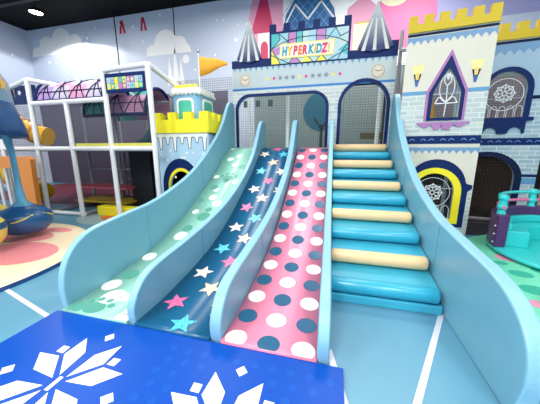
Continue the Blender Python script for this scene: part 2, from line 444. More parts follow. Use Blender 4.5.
for j in range(10):
    mm = ROLLC if (9-j) % 2 == 0 else ROLLB
    if mm not in first:
        first[mm] = roller(mm); o = first[mm]
        o['label'] = 'cream foam roller' if mm is ROLLC else 'turquoise foam roller'
    else: o = first[mm].copy(); COL.objects.link(o)
    o.parent = st; dx = KD*(2.45+.373*j-1.55); o.location = (.028-.52-dx, 2.45+.373*j-4.2, .170+.153*j); o.scale = ((.955+dx)/.955, 1, 1)
    if '_o' in o: del o['_o']

# ------------------------------------------------------------ platform behind
dk = thing('castle_platform', 'raised platform with teal edge behind the castle arches at the top of the slides', 'platform', (-.7,6.8,0))
b = MB(); b.box((-2.42,5.97,1.43),(1.03,7.6,1.555),mat('teal_deck_vinyl',(90,190,180),.4)); b.build('deck', dk)
for x in (-2.37,-.7,.98):
    for y in (6.1,7.5):
        b = MB(); b.tube([(x,y,0),(x,y,1.43)], .04, GPOLE); b.build('leg', dk)
for x in (-2.50,-1.37,.98,-.13):
    b = MB(); b.tube([(x,7.25,0),(x,7.25,3.4)], .05, WPOLE); b.build('post', dk)
b = MB(); net(b, F((0,7.36,0)), lambda u, v: True, -2.4,1.0,1.58,3.2,.06,0,NETM,th=.0038); b.build('net', dk)

# ------------------------------------------------------------ castle front
FT = F((0,5.9,0))
cf = thing('castle_facade', 'pale blue castle front with navy battlements, two arches and two spires over the slides', 'play castle', (-.7,5.93,0))
AL_o = [(-2.36,1.5),(-.22,1.5)] + circ(-.56,2.42,.34,10,0,PI/2) + circ(-2.02,2.42,.34,10,PI/2,PI)
AL_i = [(-2.30,1.5),(-.28,1.5)] + circ(-.58,2.40,.30,10,0,PI/2) + circ(-2.00,2.40,.30,10,PI/2,PI)
AR_o = arch(-.03,1.0,1.5,2.43,2.94); AR_i = arch(.035,.935,1.5,2.42,2.87)
b = MB()
b.plate(FT, rect(-2.43,0,1.055,3.32), -.06, 0, PALE, holes=[AL_i, AR_i])
b.paint(FT, rect(-2.43,1.5,1.055,2.84), .002, BRICK, holes=[[(u, v+.002) for u, v in AL_o], [(u, v+.002) for u, v in AR_o]])
b.paint(FT, rect(-2.43,2.84,1.055,2.885), .003, mat('mid_blue_line',(40,120,190),.5))
n = 27
for i in range(n):
    u = -2.43+3.485*(i+.5)/n
    b.paint(FT, [(u-.035,3.32),(u+.035,3.32),(u,3.235)], .003, STEELB)
for u in (-2.12,.72):
    b.paint(FT, circ(u,3.06,.13,28), .003, mat('clock_rim',(196,170,140),.5)); b.paint(FT, circ(u,3.06,.11,28), .004, IVORY)
    b.wire(FT, [(u-.06,3.09),(u,3.06),(u+.07,3.08)], .005, .014, mat('clock_hand',(120,90,80),.5))
    for k in range(12):
        a = k*PI/6; b.paint(FT, circ(u+.095*math.cos(a),3.06+.095*math.sin(a),.009,6), .005, mat('clock_hand',(120,90,80),.5))
ORN = ['y','m','s','s','s','y','m','s','s','s','y','m']; GREY = mat('grey_print',(110,120,134),.5)
for i, k in enumerate(ORN):
    u = -1.58+.142*i
    if k == 's':
        for a in range(3): b.wire(FT, [(u-.05*math.cos(a*PI/3),3.06-.05*math.sin(a*PI/3)),(u+.05*math.cos(a*PI/3),3.06+.05*math.sin(a*PI/3))], .003+.0005*a, .014, GREY)
        b.paint(FT, circ(u,3.06,.022,8), .005, GREY)
    else: b.paint(FT, circ(u,3.06,.03,12), .003, LEMON if k == 'y' else mat('magenta_print',(220,30,120),.5))
b.build('wall_panel', cf)
b = MB(); b.plate(FT, AL_o, -.01, .02, NAVY, holes=[AL_i]); b.build('arch_trim', cf)
b = MB(); b.plate(FT, AR_o, -.01, .02, NAVY, holes=[AR_i]); b.build('arch_trim', cf)
def merlons(u0, u1, zb, zt, n, mw):            # outline of a battlement from left to right, top edge
    pts = []; gap = ((u1-u0)-n*mw)/(n-1)
    for i in range(n):
        a = u0+i*(mw+gap); pts += [(a, zb),(a, zt),(a+mw, zt),(a+mw, zb)]
    return pts
par = [(-2.43,3.32),(1.06,3.32)] + [(1.06,3.60),(.93,3.60),(.93,3.48),(.72,3.48),(.72,3.57),(.56,3.57),(.56,3.48),(.15,3.48)]
top = merlons(-1.54,.155,3.98,4.13,6,.14)
par += [(.155,3.98)] + top[::-1] + [(-1.54,3.98),(-1.54,3.48),(-1.72,3.48),(-1.72,3.50),(-1.9,3.50),(-1.9,3.57),(-2.08,3.57),(-2.08,3.48),(-2.43,3.48)]
cl = []
for p in par:
    if not cl or (abs(cl[-1][0]-p[0])+abs(cl[-1][1]-p[1])) > 1e-4: cl.append(p)
b = MB(); tri = None
b.plate(FT, cl, -.05, .012, NAVY, holes=[rect(-1.5,3.37,.1,3.4)] if False else ()); b.build('battlement', cf)
# spires with a printed silver-to-navy fade
def fade_mat():
    m_ = bpy.data.materials.new('silver_to_navy_print'); m_.use_nodes = True
    N = m_.node_tree.nodes; Lk = m_.node_tree.links; bb = N['Principled BSDF']; bb.inputs['Roughness'].default_value = .45
    tc = N.new('ShaderNodeTexCoord'); sp = N.new('ShaderNodeSeparateXYZ'); mr = N.new('ShaderNodeMapRange')
    mr.inputs['From Min'].default_value = 3.5; mr.inputs['From Max'].default_value = 4.1
    cr = N.new('ShaderNodeValToRGB'); cr.color_ramp.elements[0].color = lin((6,40,96)); cr.color_ramp.elements[1].color = lin((176,182,186))
    Lk.new(tc.outputs['Object'], sp.inputs[0]); Lk.new(sp.outputs['Z'], mr.inputs['Value']); Lk.new(mr.outputs[0], cr.inputs[0]); Lk.new(cr.outputs[0], bb.inputs['Base Color'])
    return m_
FADE = fade_mat(); SILV = mat('silver_print',(206,208,204),.4)
for u0, u1, ap, za in ((-2.29,-1.71,-1.995,4.27),(.295,.96,.62,4.30)):
    b = MB(); zb = 3.43; mid = (u0+u1)/2
    b.plate(FT, [(u0,zb+.06),(mid,zb-.03),(u1,zb+.06),(ap,za)], .013, .05, FADE)
    for k, (q, wd) in enumerate(((.16,.036),(.48,.034),(.84,.036))):
        ub = u0+(u1-u0)*q; s0 = ap+(ub-ap)*.35; 
        b.paint(FT, [(ub-wd,zb+.01),(ub+wd,zb+.01),(s0+.012,za-.3),(s0-.012,za-.3)], .053, SILV)
    b.build('spire', cf)
# stained glass sign
sg = MB(); SF = F((0,5.9,0))
x0, x1, z0, z1 = -1.49,.11,3.34,3.93
GL = mat('glass_pale',(180,208,208),.35); GPU = mat('glass_lilac',(184,124,184),.35); GT = mat('glass_teal',(64,182,182),.35); GY = mat('glass_yellow',(240,228,60),.35); GB = mat('glass_ice',(150,198,214),.35)
sg.plate(SF, rect(x0,z0,x1,z1), .013, .03, GL)
def cell(pts, mm): sg.paint(SF, pts, .032, mm)
W_ = x1-x0; U = lambda q: x0+W_*q; Z = lambda q: z0+(z1-z0)*q
for pts, mm in (([(0,0),(.12,0),(.04,.28),(0,.5)],GY),([(.04,.28),(.2,.36),(.22,.62),(0,.5)],GPU),([(0,.5),(.12,.8),(.1,1),(0,1)],GT),([(.1,1),(.24,1),(.22,.62),(.12,.8)],GB),
    ([(.24,1),(.34,1),(.34,.6),(.22,.62)],GPU),([(.34,1),(.42,1),(.42,.6),(.34,.6)],GT),([(.24,0),(.32,.22),(.4,0)],GPU),([(.4,0),(.48,.22),(.56,0)],GY),([(.6,0),(.67,.2),(.74,0)],GY),
    ([(.12,0),(.24,0),(.2,.2),(.1,.22)],GB),([(.6,1),(.72,1),(.72,.62),(.6,.62)],GPU),([(.72,1),(.84,1),(.9,.72),(.72,.62)],GB),([(.84,1),(1,1),(1,.82),(.9,.72)],GL),
    ([(.88,.3),(1,.5),(1,.1)],GT),([(.76,0),(.88,.3),(1,.1),(1,0)],GB),([(.5,1),(.6,1),(.6,.62),(.5,.62)],GB)):
    cell([(U(a),Z(c)) for a, c in pts], mm)
LD = mat('sign_leading',(22,28,60),.5)
for pts in ([(0,.5),(.12,.66),(.25,.76),(.4,.82),(.6,.82),(.75,.76),(.88,.66),(1,.5)],[(0,.5),(.12,.8),(.1,1)],[(.0,.5),(.08,.2),(.12,0)],[(.24,1),(.22,.62)],[(.34,1),(.34,.3)],[(.42,1),(.42,.3)],[(.1,1),(.3,.55)],
            [(.6,1),(.6,.3)],[(.72,1),(.72,.3)],[(.84,1),(.7,.55)],[(1,.5),(.92,.2),(.88,0)],[(.84,1),(.9,.72),(1,.82)],[(.24,0),(.32,.22)],[(.4,0),(.32,.22)],[(.48,.22),(.56,0)],[(.6,0),(.67,.2)],[(.74,0),(.67,.2)],[(.0,.3),(.24,0)],[(1,.3),(.76,0)]):
    sg.wire(SF, [(U(a),Z(c)) for a, c in pts], .034, .016, LD)
so = sg.build('stained_glass_sign', cf); so['label'] = 'stained glass style sign panel'
b = MB()
def ban(e, w, mm): b.paint(SF, [(-1.29-e,3.45-e),(-.19+e,3.45-e),(-.17+e,3.70+e),(-1.27-e,3.70+e)], w, mm)
b.plate(SF, [(-1.31,3.43),(-.17,3.43),(-.15,3.72),(-1.29,3.72)], .036, .046, mat('banner_yellow',(246,224,120),.45))
ban(-.005, .048, mat('banner_cream',(250,244,214),.45))
bo = b.build('banner', so)
LC = {'t':(16,150,176),'y':(240,176,20),'m':(214,24,110),'o':(238,110,30),'p':(130,50,150)}
def letter(ch, u, col, size, parent, z=3.49, w=.05, fr=SF, ux=1.0):
    cu = bpy.data.curves.new('glyph', 'FONT'); cu.body = ch; cu.size = size; cu.offset = .014; cu.extrude = .004; cu.shear = .15; cu.align_x = 'CENTER'; cu.resolution_u = 3
    t = bpy.data.objects.new('glyph', cu); COL.objects.link(t)
    me0 = bpy.data.meshes.new_from_object(t.evaluated_get(bpy.context.evaluated_depsgraph_get()))
    bpy.data.objects.remove(t); bpy.data.curves.remove(cu)
    q = MB(); q.add([fr(u+v.co.x*ux, z+v.co.y, w+v.co.z) for v in me0.vertices], [list(p.vertices) for p in me0.polygons], mat('letter_'+col, LC[col], .4))
    bpy.data.meshes.remove(me0)
    return q.build('letter', parent)
for ch, u, c in zip('HYPERKIDZ!', (-1.20,-1.09,-.97,-.87,-.77,-.64,-.555,-.475,-.365,-.275), 'tymomtytmy'):
    letter(ch, u, c, .235, so, ux=.66)
# netting stretched inside the two arches
b = MB()
inL = lambda u, v: geometry.intersect_point_quad_2d if False else (-2.29 < u < -.29 and v < (2.70 if -2.0 < u < -.58 else 2.40+math.sqrt(max(0,.09-min(abs(u+2.0),abs(u+.58))**2))))
net(b, F((0,5.94,0)), inL, -2.30,-.28,1.56,2.70,.055,0,NETM,th=.0038); b.build('net', cf)
b = MB()
inR = lambda u, v: abs(u-.485) < .45 and v < 2.42+.45*math.sqrt(max(0,1-((u-.485)/.45)**2))
net(b, F((0,5.94,0)), inR, .035,.935,1.56,2.87,.055,0,NETM,th=.0038); b.build('net', cf)

# ------------------------------------------------------------ right tower
def lamp_print(b, fr, u, z, w=.004):
    b.paint(fr, [(u-.05,z-.02),(u+.05,z-.02),(u+.10,z+.14),(u-.10,z+.14)], w, mat('lamp_glow_print',(240,232,150),.5))
    b.paint(fr, [(u-.06,z+.0),(u+.06,z+.0),(u+.03,z-.12),(u-.03,z-.12)], w+.001, NAVYD)
    b.paint(fr, [(u-.035,z+.02),(u+.035,z+.02),(u+.02,z-.09),(u-.02,z-.09)], w+.002, mat('lamp_amber_print',(236,200,110),.5))
    b.paint(fr, [(u-.035,z-.10),(u+.035,z-.10),(u+.015,z-.2),(u-.015,z-.2)], w+.002, mat('lamp_base_print',(40,90,160),.5))
def band_motifs(b, fr, u0, u1, z, n, w):
    for i in range(n):
        u = u0+(u1-u0)*(i+.5)/n
        for s in (-1,1):
            b.wire(fr, [(u+s*.02,z-.01),(u+s*.06,z+.02),(u+s*.10,z-.005)], w, .012, mat('band_motif',(110,150,210),.5))
def snow_print(b, fr, u, z, r, m_, wd, w):
    for k in range(8):
        a = k*PI/4; c, s = math.cos(a), math.sin(a)
        b.tube([fr(u+r*.18*c,z+r*.18*s,w), fr(u+r*c,z+r*s,w)], wd, m_, n=5)
        for e in (.4,-.4):
            b.tube([fr(u+r*.5*c,z+r*.5*s,w), fr(u+r*.78*math.cos(a+e),z+r*.78*math.sin(a+e),w)], wd, m_, n=5)
            b.tube([fr(u+r*.78*math.cos(a+e),z+r*.78*math.sin(a+e),w), fr(u+r*.9*c,z+r*.9*s,w)], wd, m_, n=5)
    b.tube([fr(p[0],p[1],w) for p in circ(u,z,r*.2,10)], wd, m_, n=5, closed=True)
tw = thing('castle_tower', 'ivory castle tower panel with yellow battlements, pointed window and snowflake window right of the stairs', 'play castle', (1.66,5.2,0))
TF = F((1.05,5.25,0), 7)
win1 = [(.50,2.045),(.905,2.045),(.905,2.45),(.80,2.68),(.70,2.84),(.60,2.68),(.50,2.45)]
blue1 = [(.44,2.0),(.955,2.0),(.955,2.46),(.70,3.03),(.44,2.46)]
pink1 = [(.40,2.0),(.995,2.0),(.995,2.48),(.70,3.12),(.40,2.48)]
win2 = arch(.38,1.0,.27,.76,1.09); yel2 = arch(.27,1.11,.19,.76,1.19); blu2 = [(.20,.13),(1.20,.13),(1.20,.78),(1.26,.84),(1.26,.90),(1.18,.92)] + circ(.7,.84,.47,18,.2,PI-.2,.5) + [(.22,.92),(.14,.90),(.14,.84),(.20,.78)]
b = MB()
b.plate(TF, rect(.03,0,1.275,3.43), -.06, 0, IVORY, holes=[win1, win2])
b.paint(TF, rect(.03,1.745,1.275,2.44), .002, BRICK, holes=[blue1 if False else [(.44,2.0),(.955,2.0),(.955,2.43),(.44,2.43)]])
b.paint(TF, rect(.03,0,1.275,.83), .002, BRICK, holes=[rect(.21,.14,1.19,.82)])
b.paint(TF, [(.03,2.44),(1.275,2.44),(1.275,2.50),(.03,2.50)], .003, STEELB, holes=[rect(.45,2.445,.95,2.495)])
b.paint(TF, rect(.03,3.375,1.275,3.415), .003, NAVYD)
scallops(b, TF, .03,1.275,3.36,3.24,12,.003,SCALB)
b.paint(TF, rect(.03,3.345,1.275,3.362), .004, SCALB)
b.paint(TF, rect(.03,1.565,1.275,1.60), .003, IVORY)
b.paint(TF, rect(.03,1.605,1.275,1.745), .004, NAVY); band_motifs(b, TF, .05,1.25,1.675,4,.006)
scallops(b, TF, .03,1.275,1.545,1.43,12,.003,SCALB)
for u in (.235,1.07): lamp_print(b, TF, u, 2.78)
b.build('wall_panel', tw)
b = MB(); b.plate(TF, [(.03,3.43),(1.275,3.43)] + merlons(.03,1.275,3.55,3.68,6,.13)[::-1], -.08, .035, YELC); b.build('battlement', tw)
b = MB(); b.plate(TF, pink1, .003, .014, VIOLET, holes=[blue1]); b.plate(TF, blue1, .003, .024, NAVY, holes=[win1])
b.build('window_frame', tw)
lg = [(.30,1.97),(1.08,1.97),(1.08,1.945)]
for i in range(4):
    u = 1.02-.17*i; lg += [(u, 1.93),(u-.05,1.885-.04*(i in (1,2))),(u-.11,1.885-.04*(i in (1,2))),(u-.16,1.93 if i != 1 else 1.86)]
lg += [(.30,1.945)]
b = MB(); b.plate(TF, lg, .003, .03, VIOLET); b.build('window_ledge', tw)
b = MB(); b.plate(TF, blu2, .003, .014, NAVY, holes=[yel2]); b.plate(TF, yel2, .003, .026, LEMON, holes=[win2]); b.build('window_frame', tw)
b = MB(); net(b, F((1.05,5.32,0),7), lambda u, v: True, .36,1.02,.25,2.9,.045,0,NETM,th=.004); b.build('net', tw)
b = MB(); wl = -.006
for pts in ([(.55,2.28),(.87,2.28)],[(.70,2.07),(.71,2.30),(.70,2.55)],[(.55,2.28),(.60,2.38),(.70,2.30),(.80,2.38),(.87,2.28)]):
    b.tube([TF(u, v, wl) for u, v in catmull(pts, 5)], .0085, WLINE, n=5)
for s in (-1,1):
    b.tube([TF(.70+s*u, v, wl) for u, v in catmull([(0,2.30),(.09,2.42),(.10,2.60),(.04,2.73),(.0,2.66)], 6)], .0085, WLINE, n=5)
    b.tube([TF(.70+s*u, v, wl) for u, v in catmull([(0,2.56),(.05,2.64),(.02,2.76),(.0,2.70)], 6)], .0085, WLINE, n=5)
b.build('tulip_line_art', tw)
b = MB(); snow_print(b, TF, .68, .74, .17, WLINE, .008, wl)
b.tube([TF(u, v, wl) for u, v in circ(.68,.74,.27,30)], .005, WLINE, n=5, closed=True)
for i in range(4):
    u = .46+.15*i; b.tube([TF(x, y, wl) for x, y in circ(u,.42,.06,9,0,PI,.09)], .005, WLINE, n=5)
    b.tube([TF(u-.06,.28,wl),TF(u-.06,.42,wl)], .005, WLINE, n=5); b.tube([TF(u+.06,.28,wl),TF(u+.06,.42,wl)], .005, WLINE, n=5)
b.build('snowflake_line_art', tw)

# ------------------------------------------------------------ right castle wall
cw = thing('castle_wall', 'pale blue castle wall panel with arched snowflake window and dark doorway at far right', 'play castle', (3.2,5.9,0))
RF = F((2.2,6.0,0), 7)
b = MB(); wR = arch(.46,1.07,2.09,2.58,2.90); wRo = arch(.38,1.15,2.09,2.58,2.97)
dR = arch(.15,1.12,.0,.95,1.38); dRo = arch(.06,1.22,.0,.95,1.47)
PB = mat('sky_blue_panel',(156,182,200),.5)
out = [(.0,0),(.15,0)] + [p for p in dR[2:]][::-1] + [(1.12,0),(1.44,0),(1.44,3.41),(0,3.41)]
b.plate(RF, out, -.06, 0, PB, holes=[wR])
b.paint(RF, rect(0,1.73,1.44,2.44), .002, BRICK2, holes=[rect(.42,1.82,1.14,2.43)])
b.paint(RF, [(1.2,0),(1.44,0),(1.44,1.58),(0.0,1.58),(0,0),(.06,0)] + dRo[2:][::-1] , .002, BRICK2)
b.paint(RF, rect(1.15,2.40,1.44,2.46), .003, NAVYD)
b.paint(RF, rect(0,3.36,1.44,3.405), .003, NAVYD); b.paint(RF, rect(0,3.405,1.44,3.42), .004, IVORY)
b.paint(RF, rect(0,3.30,1.44,3.36), .003, SCALB); scallops(b, RF, 0,1.44,3.31,3.17,11,.004,SCALB)
b.paint(RF, rect(0,1.59,1.44,1.72), .004, NAVY); band_motifs(b, RF, 0,1.44,1.655,5,.006)
b.paint(RF, rect(1.22,1.0,1.44,1.05), .004, NAVY); b.paint(RF, rect(1.22,.86,1.44,.98), .004, STEELB)
for u in (1.27,): lamp_print(b, RF, u, 2.84)
b.build('wall_panel', cw)
b = MB(); b.plate(RF, [(0,3.42),(1.44,3.42)] + merlons(.0,1.44,3.55,3.69,6,.14)[::-1], -.08, .035, YELC); b.build('battlement', cw)
b = MB(); b.plate(RF, wRo, .003, .028, NAVY, holes=[wR]); b.build('window_frame', cw)
ls = [(.30,2.09),(1.22,2.09),(1.22,2.03),(1.12,2.02),(1.12,1.80)] + circ(.98,1.80,.11,9,0,PI,.12) + [(.87,1.80),(.72,1.80)] + circ(.61,1.80,.11,9,0,PI,.12) + [(.40,1.80),(.40,2.02),(.30,2.03)]
b = MB(); b.plate(RF, ls, .003, .04, NAVY); b.build('window_ledge', cw)
b = MB(); b.plate(RF, [(.06,0),(.15,0)] + dR[2:][::-1] + [(1.12,0),(1.22,0)] + dRo[2:], .003, .028, NAVYD); b.build('door_frame', cw)
b = MB(); b2 = F((2.2,6.07,0),7)
net(b, b2, lambda u, v: True, .12,1.15,.02,2.92,.05,0,mat('brown_net_cord',(96,78,62),.7),th=.004); b.build('net', cw)
b = MB(); snow_print(b, RF, .75, 2.52, .17, WLINE, .008, -.006)
b.tube([RF(u, v, -.006) for u, v in circ(.75,2.50,.28,30)], .007, WLINE, n=5, closed=True)
for i in range(5):
    u = .5+.125*i; b.tube([RF(x, y, -.006) for x, y in [(u-.05,2.1)]+circ(u,2.22,.05,9,PI,0,.08)+[(u+.05,2.1)]], .005, WLINE, n=5)
b.build('snowflake_line_art', cw)
b = MB()
b.tube([RF(.45,0,-.35),RF(.45,1.7,-.35)], .045, GPOLE); b.tube([RF(.0,.05,-.35),RF(1.6,.05,-.35)], .035, GPOLE)
o = b.build('support_pole', cw)
# dark room behind tower and doorway
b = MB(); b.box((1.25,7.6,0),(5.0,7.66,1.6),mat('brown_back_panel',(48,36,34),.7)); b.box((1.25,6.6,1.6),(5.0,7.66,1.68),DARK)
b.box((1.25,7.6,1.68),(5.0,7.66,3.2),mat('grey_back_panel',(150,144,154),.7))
b.box((3.3,7.55,.95),(3.55,7.6,1.3),mat('rust_square',(90,40,34),.6)); b.box((2.95,7.55,.8),(3.1,7.6,1.35),mat('slate_square',(40,46,80),.6))
o = b.build('back_partition', loc=(3.1,7.6,0)); tag(o, 'dark brown partition behind the castle doorway and windows', 'partition')
b = MB(); b.tube([(2.10,6.85,1.681),(2.0,6.85,2.75)], [.17,.03], YELT, n=20)
o = b.build('yellow_cone', loc=(2.1,6.85,1.681)); tag(o, 'yellow cone showing through the lower left of the pointed tower window', 'cone')
gw = thing('grey_partition', 'plain pale grey partition with a brown ledge beyond the right end of the castle wall', 'partition', (4.4,5.7,0))
b = MB(); b.box((3.72,5.75,0),(5.4,5.82,3.2),mat('plain_pale_grey',(186,190,192),.5)); b.build('panel', gw)
b = MB(); b.box((3.72,5.66,.92),(5.4,5.75,1.0),mat('red_brown_ledge',(140,70,50),.5)); b.build('ledge', gw)
# slim frame in the gap between castle front and tower
gp = thing('frame_gap_net', 'dark net and grey posts in the gap between castle front and ivory tower', 'net', (1.3,6.6,0))
b = MB(); b.tube([(1.18,6.3,0),(1.18,6.3,3.9)], .035, GPOLE); b.build('post', gp)
b = MB(); b.tube([(1.12,5.6,3.3),(1.35,7.4,3.95)], .035, GPOLE); b.build('rail', gp)
b = MB(); net(b, F((0,6.36,0)), lambda u, v: True, 1.08,1.42,.1,3.3,.05,0,NETM,th=.006); b.build('net', gp)
b = MB(); b.box((1.1,7.4,1.0),(1.24,7.45,3.4),DARK); b.build('back_strip', gp)  # narrow dark strip behind the gap net

# ------------------------------------------------------------ big blue mat with snowflakes
b = MB(); b.box((-2.46,.25,0),(.118,1.552,.03),MATB)
MG = FG(0)
def flake(cx, cy):
    K = [(.028,.055),(.045,.25),(.168,.37),(.178,.20)]
    for q in range(4):
        a = q*PI/2; c, s = math.cos(a), math.sin(a)
        for P in (K, [(y, x) for x, y in K]):
            b.paint(MG, [(cx+x*c-y*s, cy+x*s+y*c) for x, y in P], .0315, WHITEV)
        for (r, an, h) in ((.42, PI/2, .044), (.33, PI/4, .042)):
            x = r*math.cos(an+a); y = r*math.sin(an+a); t = an+a
            b.paint(MG, [(cx+x+h*math.cos(t+k*PI/2)*(1.1 if k % 2 == 0 else .95), cy+y+h*math.sin(t+k*PI/2)) for k in range(4)], .0315, WHITEV)
    b.paint(MG, rect(cx-.015,cy-.05,cx+.015,cy+.05), .0315, WHITEV)
flake(-1.685,.966); flake(-.55,.935)
for x in (-1.17,): b.wire(MG, [(x,.26),(x,1.55)], .0305, .004, mat('mat_seam',(0,56,150),.4))
FD = mat('faint_blue_dot',(8,80,177),.36,spec=.22)
for i in range(10):
    for j in range(5):
        x = -1.12+.128*i+(.03 if j % 2 else 0); y = 1.02+.1*j
        if x < .06 and math.hypot(x+.56, y-.93) > .44: b.paint(MG, circ(x,y,.028,14), .0306, FD)
o = b.build('landing_mat', loc=(-1.17,.9,0)); tag(o, 'royal blue landing mat with white snowflakes at the foot of the slides', 'mat')

# ------------------------------------------------------------ left round mat and hanging float ride
b = MB(); C = (-5.2,1.87,0)
b.lathe(C, [(0,.075),(1.74,.075),(1.775,.065),(1.785,.05)], mat('cream_mat_vinyl',(238,220,184),.4,coat=.2), n=72)
b.lathe(C, [(1.785,.05),(1.785,.0)], mat('navy_mat_side',(24,70,130),.5), n=72)
RP = mat('coral_pink_print',(232,140,146),.4)
for x, y, rx, ry in ((-4.35,2.35,.62,.4),(-5.3,2.9,.8,.32),(-4.35,1.4,.5,.35),(-5.9,1.9,.5,.4),(-4.85,3.3,.3,.12)):
    b.paint(FG(0), circ(x,y,rx,28,ry=ry), .0765, RP)
o = b.build('round_play_mat', loc=C); tag(o, 'round cream play mat with pink patches under the hanging float ride', 'mat')
rd = thing('hanging_float_ride', 'blue merry-go-round with starred canopy and hanging inflatable floats at left', 'ride', (-5.2,1.85,.077))
b = MB(); b.tube([(-5.2,1.85,.077),(-5.2,1.85,2.5)], .09, mat('ride_pole_blue',(60,120,170),.4)); b.lathe((-5.2,1.85,.077), [(0,.06),(.3,.05),(.34,0)], WPOLE); b.build('centre_pole', rd)
CAN = mat('grey_blue_canopy',(120,150,176),.45, coat=.2); CAPE = mat('navy_blue_cape_vinyl',(28,78,132),.35,bump=.4,bscale=4,coat=.3)
b = MB(); cx, cy = -5.2,1.85
def petal_ring(b, prof, mm, n=96, lob=12, amp=.05, z_amp=0.):
    pts = []; K = len(prof)
    for i in range(n):
        t = 2*PI*i/n; k = abs(math.sin(lob*t/2))
        for j, (r, z) in enumerate(prof):
            rr = r*(1+amp*(k-1)*(.4+.6*j/(K-1))); pts.append((cx+rr*math.cos(t), cy+rr*math.sin(t), z+z_amp*(k-1)*(-1 if j == K-1 else 0)))
    b.add(pts, [[i*K+j, ((i+1) % n)*K+j, ((i+1) % n)*K+j+1, i*K+j+1] for i in range(n) for j in range(K-1)], mm, True)
petal_ring(b, [(.02,2.78),(.5,2.74),(.9,2.66),(1.08,2.56),(1.16,2.40),(1.18,2.13)], CAN, amp=.03)
for k in range(12):
    t = 2*PI*(k+.15)/12; uu = Vector((-math.sin(t), math.cos(t), 0)); nn = Vector((math.cos(t), math.sin(t), 0)); cc = Vector((cx,cy,2.34))+nn*1.19
    P = [cc+uu*x+Vector((0,0,1))*y-nn*(y*.08) for x, y in star(0,0,.10,PI/2)]
    b.add([cc]+P, [[0,1+i,1+(i+1) % 10] for i in range(10)], YELT)
b.build('canopy', rd)
b = MB(); petal_ring(b, [(1.18,2.13),(1.21,2.0),(1.26,1.82),(1.28,1.68),(1.24,1.68),(1.20,1.85),(1.14,2.08)], CAPE, amp=.07, z_amp=0.)
b.build('cape', rd)
STR = mat('light_blue_fabric_arm',(92,166,200),.4,bump=.3,bscale=5)
FB = mat('blue_float_vinyl',(34,88,140),.3,bump=.2,bscale=4,coat=.4); FY = mat('yellow_float_vinyl',(236,214,90),.35,coat=.3)
floats = [(-5.0,2.93,.38,.37,'b'),(-4.66,2.2,.43,.27,'y'),(-5.9,2.85,.38,.36,'y'),(-6.3,1.7,.38,.36,'b'),(-5.0,.8,.38,.36,'y')]
for x, y, z, r, c in floats:
    d = Vector((x-cx, y-cy, 0)).normalized()
    top = Vector((cx,cy,2.0))+d*1.05
    b = MB(); base = FB
    prof = [(0,-.26),(.3*r,-.255),(.7*r,-.21),(.93*r,-.12),(r,0),(.95*r,.09),(.78*r,.155),(.5*r,.205),(.25*r,.25),(.14*r,.32)]
    def seg(i0, i1, mm): b.lathe((x,y,z), prof[i0:i1+1], mm, n=36)
    if c == 'b': seg(0,9,FB)
    else: seg(0,2,FB); seg(2,4,FY); seg(4,5,FB); seg(5,9,FY)
    b2p = [(x+.98*r*(1-.16*(1-abs(math.sin(a*2))))*math.cos(a), y+.98*r*(1-.16*(1-abs(math.sin(a*2))))*math.sin(a), z+.06+.05*math.cos(3*a)) for a in [2*PI*i/48 for i in range(48)]]
    b.tube(b2p, .012, FY if c == 'b' else FB, n=6, closed=True)
    b.lathe((x,y,z-.0), [(.03,-.25),(.04,-.265),(.0,-.275)], FY, n=12)
    fo = b.build('float', rd); fo['label'] = 'blue float' if c == 'b' else 'yellow and blue striped float'
    b = MB(); p1 = Vector((x,y,z+.40)); mid = (top+p1)/2 + d*.03
    b.tube([tuple(v) for v in (top, mid, Vector((x,y,z+.6)), Vector((x,y,z+.30)), Vector((x,y,z+.18)))], [.07,.04,.04,.07,.19], STR, n=14)
    b.build('fabric_arm', rd)

# ------------------------------------------------------------ left play frame
pf = thing('play_frame', 'white pole play frame with tunnels, nets and decks at far left', 'play frame', (-5.6,5.6,0))
def pole(a, c, nm='post', r=.05, mm=WPOLE):
    b = MB(); b.tube([a, c], r, mm, n=12); return b.build(nm, pf)
Y0 = 4.4
FP = [(-7.75,0,2.5),(-6.66,0,3.0),(-5.6,0,2.5),(-4.55,0,3.03),(-3.5,0,3.05)]
for x, z0_, z1_ in FP[:4]: pole((x,Y0,z0_),(x+(.06 if x == -6.66 else 0),Y0,z1_))
pole((-3.5,Y0,0),(-3.5,Y0,3.06))
for x in (-6.6,-5.6,-4.55,-3.9):
    for y, zt in ((5.6,2.7),(6.8,2.7)): pole((x,y,0),(x,y,zt), 'post', .04, GPOLE)
pole((-8.8,Y0,1.53),(-3.5,Y0,1.53),'rail',.048)
pole((-6.6,Y0,.05),(-5.55,Y0,.05),'rail',.045)
pole((-6.55,Y0,2.5),(-4.55,Y0,2.5),'rail')
pole((-4.58,Y0,3.03),(-3.5,Y0,3.07),'rail')
pole((-3.5,Y0,3.07),(-3.5,5.9,2.75),'rail'); pole((-4.55,Y0,3.03),(-4.55,5.6,2.75),'rail')
pole((-6.6,Y0,3.0),(-5.75,Y0+.5,2.85),'rail',.045); pole((-6.6,Y0,3.0),(-8.2,Y0+.2,2.75),'rail',.045)
for y in (5.6,6.8):
    for z in (.05,.55,1.0,1.53,2.62): pole((-6.6,y,z),(-3.95,y,z),'rail',.03,GPOLE)
for x in (-6.6,-5.6,-4.55):
    for z in (.05,1.53): pole((x,Y0,z),(x,6.8,z),'rail',.04,GPOLE)
b = MB(); b.box((-8.7,4.42,1.47),(-3.9,6.9,1.56),mat('grey_deck',(96,96,104),.6)); b.build('deck', pf)
b = MB(); b.box((-6.5,5.0,.55),(-4.9,5.6,.60),mat('rose_shelf',(170,80,90),.5)); b.build('shelf', pf)
b = MB(); b.box((-6.5,4.95,.20),(-4.9,5.6,.25),mat('mustard_shelf',(190,160,40),.5)); b.build('shelf', pf)
